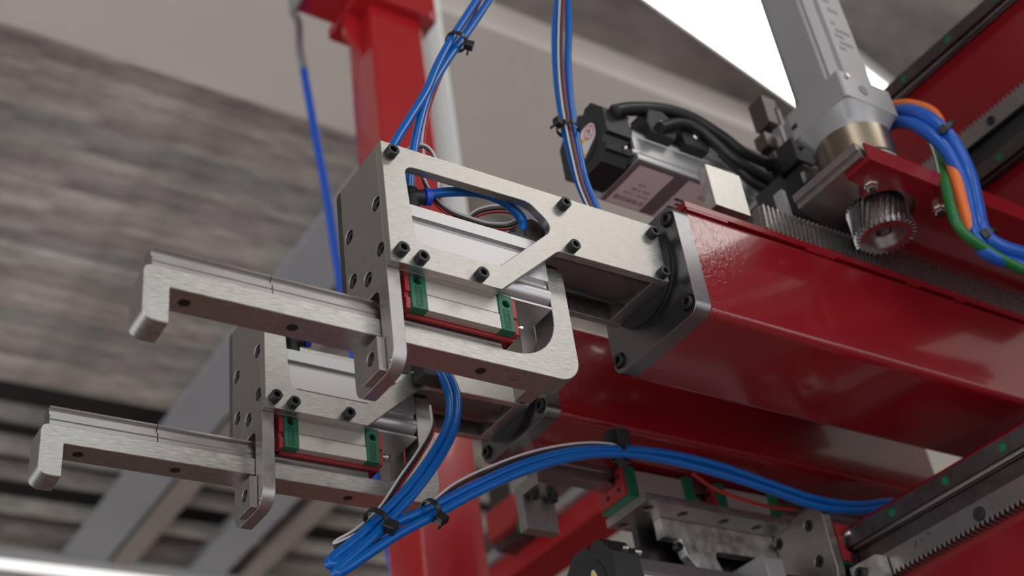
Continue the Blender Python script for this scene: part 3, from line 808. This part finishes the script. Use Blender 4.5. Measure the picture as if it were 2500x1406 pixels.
for i, x0 in enumerate((428, 556)):
    b_ = plate('bearing_block', [(y_ - 290, z + 128) for y_, z in ((271, -117.9), (317, -117.9), (317, -84), (306, -84), (304, -96), (284, -96), (282, -84), (271, -84))], 'x', x0 + 18 - 540, x0 + 85 - 540, 'block', lc, (), 0.4)
    ep = [(y_ - 290, z + 128) for y_, z in ((269, -118), (319, -118), (319, -81), (305, -81), (303, -98), (285, -98), (283, -81), (269, -81))]
    for xa in (x0 + 4, x0 + 85):
        link('end_cap', plate_me(ep, 'x', xa - 540, xa + 14 - 540, (), 0.5), 'green', b_)
    sp = [(y_ - 290, z + 128) for y_, z in ((271, -115), (317, -115), (317, -83), (306, -83), (303.5, -98.5), (284.5, -98.5), (282, -83), (271, -83))]
    link('end_seal', plate_me(sp, 'x', x0 - 540, x0 + 4 - 540, (), 0.4), 'redpl', b_)
    for y_, z in ((278, -92), (280, -106), (309, -92), (300, -107)):
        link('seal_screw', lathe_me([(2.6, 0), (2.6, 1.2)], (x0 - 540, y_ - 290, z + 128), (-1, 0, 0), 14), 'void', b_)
# block riding on the lower gantry rail
gb = plate('gantry_block', [(z2, y2) for z2, y2 in ()] or [(660.2 - 540, -188 + 128), (660.2 - 540, -142 + 128), (688 - 540, -142 + 128), (688 - 540, -153 + 128), (677 - 540, -155 + 128), (677 - 540, -175 + 128), (688 - 540, -177 + 128), (688 - 540, -188 + 128)], 'y', -65, 35, 'block', lc, (), 0.5)
pg = [(660.2 - 540, -189 + 128), (660.2 - 540, -141 + 128), (687 - 540, -141 + 128), (687 - 540, -153 + 128), (674 - 540, -155 + 128), (674 - 540, -175 + 128), (687 - 540, -177 + 128), (687 - 540, -189 + 128)]
link('end_cap', plate_me(pg, 'y', -79, -65, (), 0.5), 'green', gb)
pr_ = [(664.5 - 540, -187 + 128), (664.5 - 540, -143 + 128), (687 - 540, -143 + 128), (687 - 540, -152 + 128), (674 - 540, -154 + 128), (674 - 540, -176 + 128), (687 - 540, -178 + 128), (687 - 540, -187 + 128)]
link('end_seal', plate_me(pr_, 'y', -83.5, -79, (), 0.4), 'redpl', gb)
link('grease_nipple', join([rod_me(Q(671, 206, -160), Q(671, 196, -160), 3, 14), lathe_me([(4.6, 0), (4.6, 3), (3, 5)], Q(671, 197, -160), (0, -1, 0), 12)]), 'nickel', gb)
link('seal_screw', lathe_me([(4, 0), (4, 3)], Q(678, 206, -183), (0, -1, 0), 16), 'dark_steel', gb)
# bracket block in front of the gantry rack
cb = box('cable_bracket', Q(655, 158, -232), Q(672, 196, -203), 'worn', lc, 0.6)
bolt(cb, Q(655, 180, -216), '-x', 6.5, 7)

# ------------------------------------------------------------------ gantries (beams across the arms)
def make_gantry(name, label, xf, z_lo, z_hi, y0, y1):
    t = thing(name, label, 'gantry beam', (xf, y0, z_lo), 'red gantry beams across the arms')
    box('beam', (0, 0, 0), (120, y1 - y0, z_hi - z_lo), 'red', t, 4)
    return t
lg = make_gantry('gantry_beam', 'lower red gantry beam with rail and toothed rack at bottom right', 690, -320, -141, -500, 480)
def rail_on(t, xf, y0, y1, zc, z_lo, plug0, pitch=63):
    pr = [(zc - z_lo + a, -b) for a, b in RAILP]                   # rail lies against the beam face, top to -x
    pts = [(-b, zc - z_lo + a * 1.08) for a, b in RAILP]
    r = plate('rail', [(p[0], p[1]) for p in pts], 'y', 0, y1 - y0, 'dark_steel', t, (), 0.1)
    y_ = plug0
    me = None
    while y_ < y1:
        if y_ > y0:
            o = rod_me((-19.5, y_ - y0, zc - z_lo), (-19.2, y_ - y0, zc - z_lo), 4.6, 24)
            link('hole_plug', o, 'green', r)
        y_ += pitch
    return r
r1_ = rail_on(lg, 690, -500, 480, -165, -320, -470 + 3, 75)
# face-mounted rack, teeth pointing down
ro = [(a + 500 - 0, b) for a, b in []]
def face_rack(t, y0, y1, z_tip, z_back, z_lo, up, x_face, x_back):
    d = 1 if not up else -1
    ol = rack_outline(0, y1 - y0, z_tip - z_lo, 4.6, z_back - z_lo, 6.28, d)
    me = plate_me(ol, 'x', x_face, x_back, (), 0.1)
    for v in me.vertices: v.co.y += (v.co.x - x_face * S) * 0.15
    return link('rack', me, 'steel', t)
k1 = face_rack(lg, -500, 480, -224, -199, -320, False, -16, -0.2)
for y_ in (36, -84, -204):
    bolt(k1, (-16, y_ + 500, -212 + 320), '-x', 6.2, 1.6)
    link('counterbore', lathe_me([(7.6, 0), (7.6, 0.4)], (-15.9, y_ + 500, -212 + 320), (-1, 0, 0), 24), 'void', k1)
# pen marks on the rack
def pen(pts): return tube_me([(-16.25, y_ + 500, z + 320) for y_, z in pts], 0.45, 6, 4)
link('pen_mark', join([pen([(118, -203), (118.5, -208), (121, -209), (122, -207)]), pen([(112, -206), (108, -206.5)]), pen([(104, -203), (101, -202), (99, -204), (100, -206)])]), 'print', k1)
box('dark_gap_strip', (-6, 0, 122), (-0.2, 980, 142), 'dark_steel', lg)  # dark strip between rail and rack

ug = make_gantry('gantry_beam', 'upper red gantry beam with rails at top right', 790, 120, 410, -700, 420)
r2_ = rail_on(ug, 790, -700, 420, 385, 120, -620 + 5, 75)
r3_ = rail_on(ug, 790, -700, 420, 195, 120, -617 + 5, 75)
k2 = face_rack(ug, -700, 420, 262, 236, 120, True, -16, -0.2)
for y_ in (-95, -245, -395):
    bolt(k2, (-16, y_ + 700, 246 - 120), '-x', 6.0, 1.6)
box('dark_gap_strip', (-8, 0, 90), (-0.2, 1120, 114), 'black', ug)  # black strip stands for the shadow in the gap below the rack

# ------------------------------------------------------------------ air hoses and wires
def off(pts, d): return [tuple(Vector(p) + Vector(d)) for p in pts]
A1 = [at(u, v, 35) for u, v in ((940, 395), (966, 345), (1000, 290), (1040, 225), (1068, 160), (1100, 100), (1145, 30), (1190, -40))]
A2 = [at(u, v, 38) for u, v in ((1000, 470), (1003, 420), (1013, 352), (1028, 285), (1052, 215), (1090, 150), (1126, 100), (1175, 30), (1222, -40))]
hose('air_hose', A1, 4.1, 'blue', 'blue air hose entering the upper gripper at its left corner', 'hose', 'blue air hoses')
hose('air_hose', A2, 4.1, 'blue', 'blue air hose dropping into the elbow fitting of the upper gripper', 'hose', 'blue air hoses')
wl = [at(u, v, 46) for u, v in ((1040, 380), (1036, 340), (1048, 270), (1070, 205), (1100, 140), (1140, 70), (1190, -30))]
hose('signal_wire', wl, 1.3, 'red_w', 'thin dark red wire along the upper gripper hoses', 'wire')
hose('signal_wire', off(wl, (-2.2, 0, 0)), 1.2, 'white_w', 'thin pale wire along the upper gripper hoses', 'wire')
cable_tie('black cable tie on the hose pair rising from the upper gripper', at(1114, 102, 36), V(at(1145, 30, 36)) - V(at(1080, 150, 36)), 9.6, V(at(1150, 112, 30)) - V(at(1114, 102, 36)))
hose('air_hose', [at(1026, 483, 21), at(1060, 473, 20), at(1110, 468, 19), at(1170, 471, 18), at(1225, 490, 18), at(1262, 520, 19), at(1277, 545, 20), at(1268, 575, 22)], 4.3, 'blue', 'blue hose loop inside the upper gripper cutout', 'hose', 'blue air hoses')
# wire loops inside the cutout
def wires(label, pts, d=(0.6, 1.2, -2.4)):
    hose('signal_wire', pts, 1.25, 'white_w', 'white ' + label, 'wire', sub=8)
    hose('signal_wire', off(pts, d), 1.25, 'cable', 'black ' + label, 'wire', sub=8)
    hose('signal_wire', off(pts, (d[0] * 2, d[1] * 2, d[2] * 2)), 1.25, 'red_w', 'red ' + label, 'wire', sub=8)
wires('wire sagging in a long loop across the upper gripper cutout', [at(u, v, 32) for u, v in ((1030, 415), (1040, 445), (1062, 482), (1100, 512), (1145, 530), (1190, 543), (1235, 545), (1265, 535))])
wires('wire curling back behind the blue loop in the upper gripper', [at(u, v, 40) for u, v in ((1140, 530), (1165, 512), (1200, 503), (1235, 503), (1262, 512))])
wires('wire humping over the top edge of the upper gripper', [at(u, v, 44) for u, v in ((984, 440), (985, 385), (998, 362), (1020, 352), (1042, 357), (1058, 375), (1066, 400), (1072, 470))])

# second group, rising behind the upper arm
B0 = [(1369, -40), (1356, 60), (1357, 150), (1364, 230), (1378, 310), (1395, 385), (1415, 450), (1440, 505), (1470, 560)]
B1 = [(1385, -40), (1388, 60), (1386, 150), (1391, 230), (1402, 310), (1416, 385), (1428, 440), (1448, 490), (1475, 560)]
hose('air_hose', [at(u, v, 52) for u, v in B0], 4.1, 'blue', 'left blue hose of the group behind the upper arm', 'hose', 'blue air hoses')
hose('air_hose', [at(u, v, 48) for u, v in B1], 4.1, 'blue', 'right blue hose of the group behind the upper arm', 'hose', 'blue air hoses')
Bm = [at((a[0] + b[0]) / 2 - 3, a[1], 44) for a, b in zip(B0, B1)]
hose('signal_wire', off(Bm, (-2.6, 0, 0)), 1.0, 'white_w', 'white wire between the two hoses behind the upper arm', 'wire')
hose('signal_wire', Bm, 1.8, 'cable', 'black wire between the two hoses behind the upper arm', 'wire')
hose('signal_wire', off(Bm, (2.8, 0, 0)), 1.1, 'red_w', 'red wire between the two hoses behind the upper arm', 'wire')
cable_tie('black cable tie on the hose pair in front of the servo motor cap', at(1386, 314, 48), V(at(1396, 385, 48)) - V(at(1380, 230, 48)), 10.2, (-1, -0.2, -0.1))

# third group: from the lower gripper down, round the loop and along the lower arm
Y3 = 203
down1 = [(1060, 895), (1082, 925), (1098, 975), (1092, 1040), (1055, 1110), (1000, 1185), (930, 1258), (870, 1315), (812, 1362)]
down2 = [(1075, 890), (1100, 925), (1116, 975), (1109, 1045), (1072, 1120), (1010, 1205), (940, 1280), (880, 1340), (826, 1388)]
back1 = [(812, 1362), (806, 1378), (835, 1368), (890, 1325), (960, 1280), (1050, 1240), (1150, 1188), (1270, 1135), (1390, 1103), (1500, 1097), (1620, 1106), (1750, 1135), (1880, 1180), (1990, 1217), (2090, 1232), (2180, 1225)]
back2 = [(826, 1388), (822, 1400), (850, 1386), (910, 1345), (980, 1300), (1060, 1258), (1160, 1204), (1280, 1150), (1400, 1116), (1505, 1108), (1620, 1122), (1750, 1155), (1880, 1197), (1990, 1235), (2090, 1247), (2180, 1240)]
def path(d, b, y0, y1):
    pts = [at(u, v, y0 + (y1 - y0) * i / len(d)) for i, (u, v) in enumerate(d)]
    return pts + [at(u, v, y1 + (Y3 - y1) * i / len(b)) for i, (u, v) in enumerate(b) if i > 0]
END = [(800, 206, -112), (872, 240, -86), (900, 268, -60)]
hose('air_hose', path(down1, back1, 206, 190) + END, 4.2, 'blue', 'upper blue hose of the loop hanging below the grippers', 'hose', 'blue air hoses')
hose('air_hose', path(down2, back2, 204, 186) + off(END, (0, 0, -9)), 4.2, 'blue', 'lower blue hose of the loop hanging below the grippers', 'hose', 'blue air hoses')
wd = [(1050, 990), (1052, 1040), (1020, 1100), (975, 1165), (925, 1240), (870, 1290), (822, 1318)]
wbk = [(822, 1318), (818, 1326), (850, 1312), (930, 1275), (1030, 1240), (1110, 1180), (1200, 1137), (1300, 1102), (1400, 1083), (1480, 1082), (1560, 1098)]
wp = path(wd, wbk, 212, 196)
hose('signal_wire', wp, 1.15, 'white_w', 'white wire running along the hanging hose loop', 'wire')
hose('signal_wire', off(wp, (1, 0.4, -3.0)), 1.5, 'cable', 'black wire running along the hanging hose loop', 'wire')
hose('signal_wire', off(wp, (2, 0.8, -6.0)), 1.3, 'red_w', 'red wire running along the hanging hose loop', 'wire')
hose('signal_wire', [at(u, v, 240) for u, v in ((1690, 1155), (1740, 1190), (1800, 1215), (1870, 1235), (1940, 1245))], 2.2, 'red_w', 'reddish wire drooping above the lower carriage plate', 'wire')
cable_tie('black cable tie on the left side of the hanging hose loop', at(920, 1272, 192), V(at(990, 1200, 195)) - V(at(880, 1320, 190)), 10.5, V(at(945, 1300, 185)) - V(at(915, 1268, 195)), 5.4, (10, 8, 11))
cable_tie('black cable tie near the middle of the returning hoses', at(1052, 1247, 190), V(at(1150, 1195, 192)) - V(at(980, 1290, 190)), 9.5, V(at(1068, 1270, 185)) - V(at(1050, 1240, 192)), 5.0, (9, 7, 10))
cable_tie('black cable tie under the lower red arm', at(1508, 1103, 203), V(at(1600, 1112, 203)) - V(at(1420, 1106, 203)), 9.5, (0.1, -0.3, -1), 6.0, (10, 9, 10))
mt = tag(link('tie_mount', join([plate_me([(-18, -10), (16, -10), (16, 10), (-6, 10)], 'y', -4, 0, (), 0.5), plate_me([(0, -10), (16, -10), (16, 10), (0, 10)], 'y', -10, -4, (), 0.5)]), 'black'), 'black plastic tie mount stuck to the lower red arm', 'mount')
mt.location = Vector(at(1495, 1074, 208)) * S
# fitting on the lower gripper
ft = thing('hose_fitting', 'black double hose fitting on the lower gripper plate', 'fitting', at(1060, 905, 212))
link('body', join([box_me((-16, -8, -12), (14, 12, 10), 1.5), rod_me((6, -2, 4), (10, -6, -8), 7, 18)]), 'black', ft)
link('collar', rod_me((8, -4, -4), (10, -6, -10), 6.2, 18), 'black', ft)

# ------------------------------------------------------------------ frame in the background
post = thing('frame_post', 'tall blurred red square post behind the grippers', 'post', (556, 850, -2200))
sqp = rp([(-58, -48, 8), (58, -48, 8), (58, 48, 8), (-58, 48, 8)])
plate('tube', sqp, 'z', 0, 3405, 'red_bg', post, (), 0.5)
plate('top_plate', rp([(-90, -70, 10), (75, -70, 10), (75, 70, 10), (-90, 70, 10)]), 'z', 3405, 3424.5, 'red_bg', post)
plate('gusset', [(-92, 3345), (-58, 3300), (-58, 3405), (-92, 3405)], 'y', -10, 4, 'red_bg', post)
cbm = thing('frame_crossbeam', 'blurred red crossbeam on top of the red post', 'beam', (385, 850, 1225))
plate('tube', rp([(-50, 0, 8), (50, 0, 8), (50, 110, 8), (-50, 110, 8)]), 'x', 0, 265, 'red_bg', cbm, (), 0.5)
box('end_plate', (-8, -52, -10), (0, 52, 112), 'motor', cbm, 1)
st = thing('hanging_strap', 'blurred blue strap hanging from a grey hook by the red post', 'strap')
st.location = Vector(at(735, 150, 985)) * S
s0 = Vector(at(735, 150, 985))
link('strap', tube_me([Vector(at(u, v, 985)) - s0 for u, v in ((742, 170), (765, 300), (795, 460), (830, 680), (880, 950), (925, 1190), (970, 1440))], 8.5, 12), 'blue_bg', st)
link('hook', tube_me([Vector(at(u, v, 985)) - s0 for u, v in ((716, 0), (718, 30), (730, 60), (733, 120), (744, 175))], 9, 10), 'motor', st)
pp = thing('conduit', 'pale grey conduit coming down from the ceiling behind the red post', 'conduit', (at(1078, 250, 1150)[0], 1150, 650))
link('tube', rod_me((0, 0, 0), (0, 0, 1770), 26, 24), 'housing', pp)
link('clip', lathe_me([(32, 0), (32, 40)], (0, 0, 0), (0, 0, 1), 24), 'motor', pp)
fg = thing('far_gantry', 'blurred red gantry beam with rail below the lower gripper', 'gantry beam', (900, 700, 225))
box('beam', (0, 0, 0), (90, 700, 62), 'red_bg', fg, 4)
box('rail', (-16, 0, 40), (-0.2, 700, 60), 'motor', fg, 1)
box('rear_rail', (-30, 0, 90), (60, 700, 104), 'motor', fg, 1)
box('end_bracket', (-40, 360, 30), (40, 430, 190), 'dark_steel', fg, 3)
box('bearing_block', (-60, 330, 44), (-16, 420, 100), 'redpl', fg, 2)
box('end_cap', (-58, 315, 20), (-10, 330, 44), 'green', fg, 1)
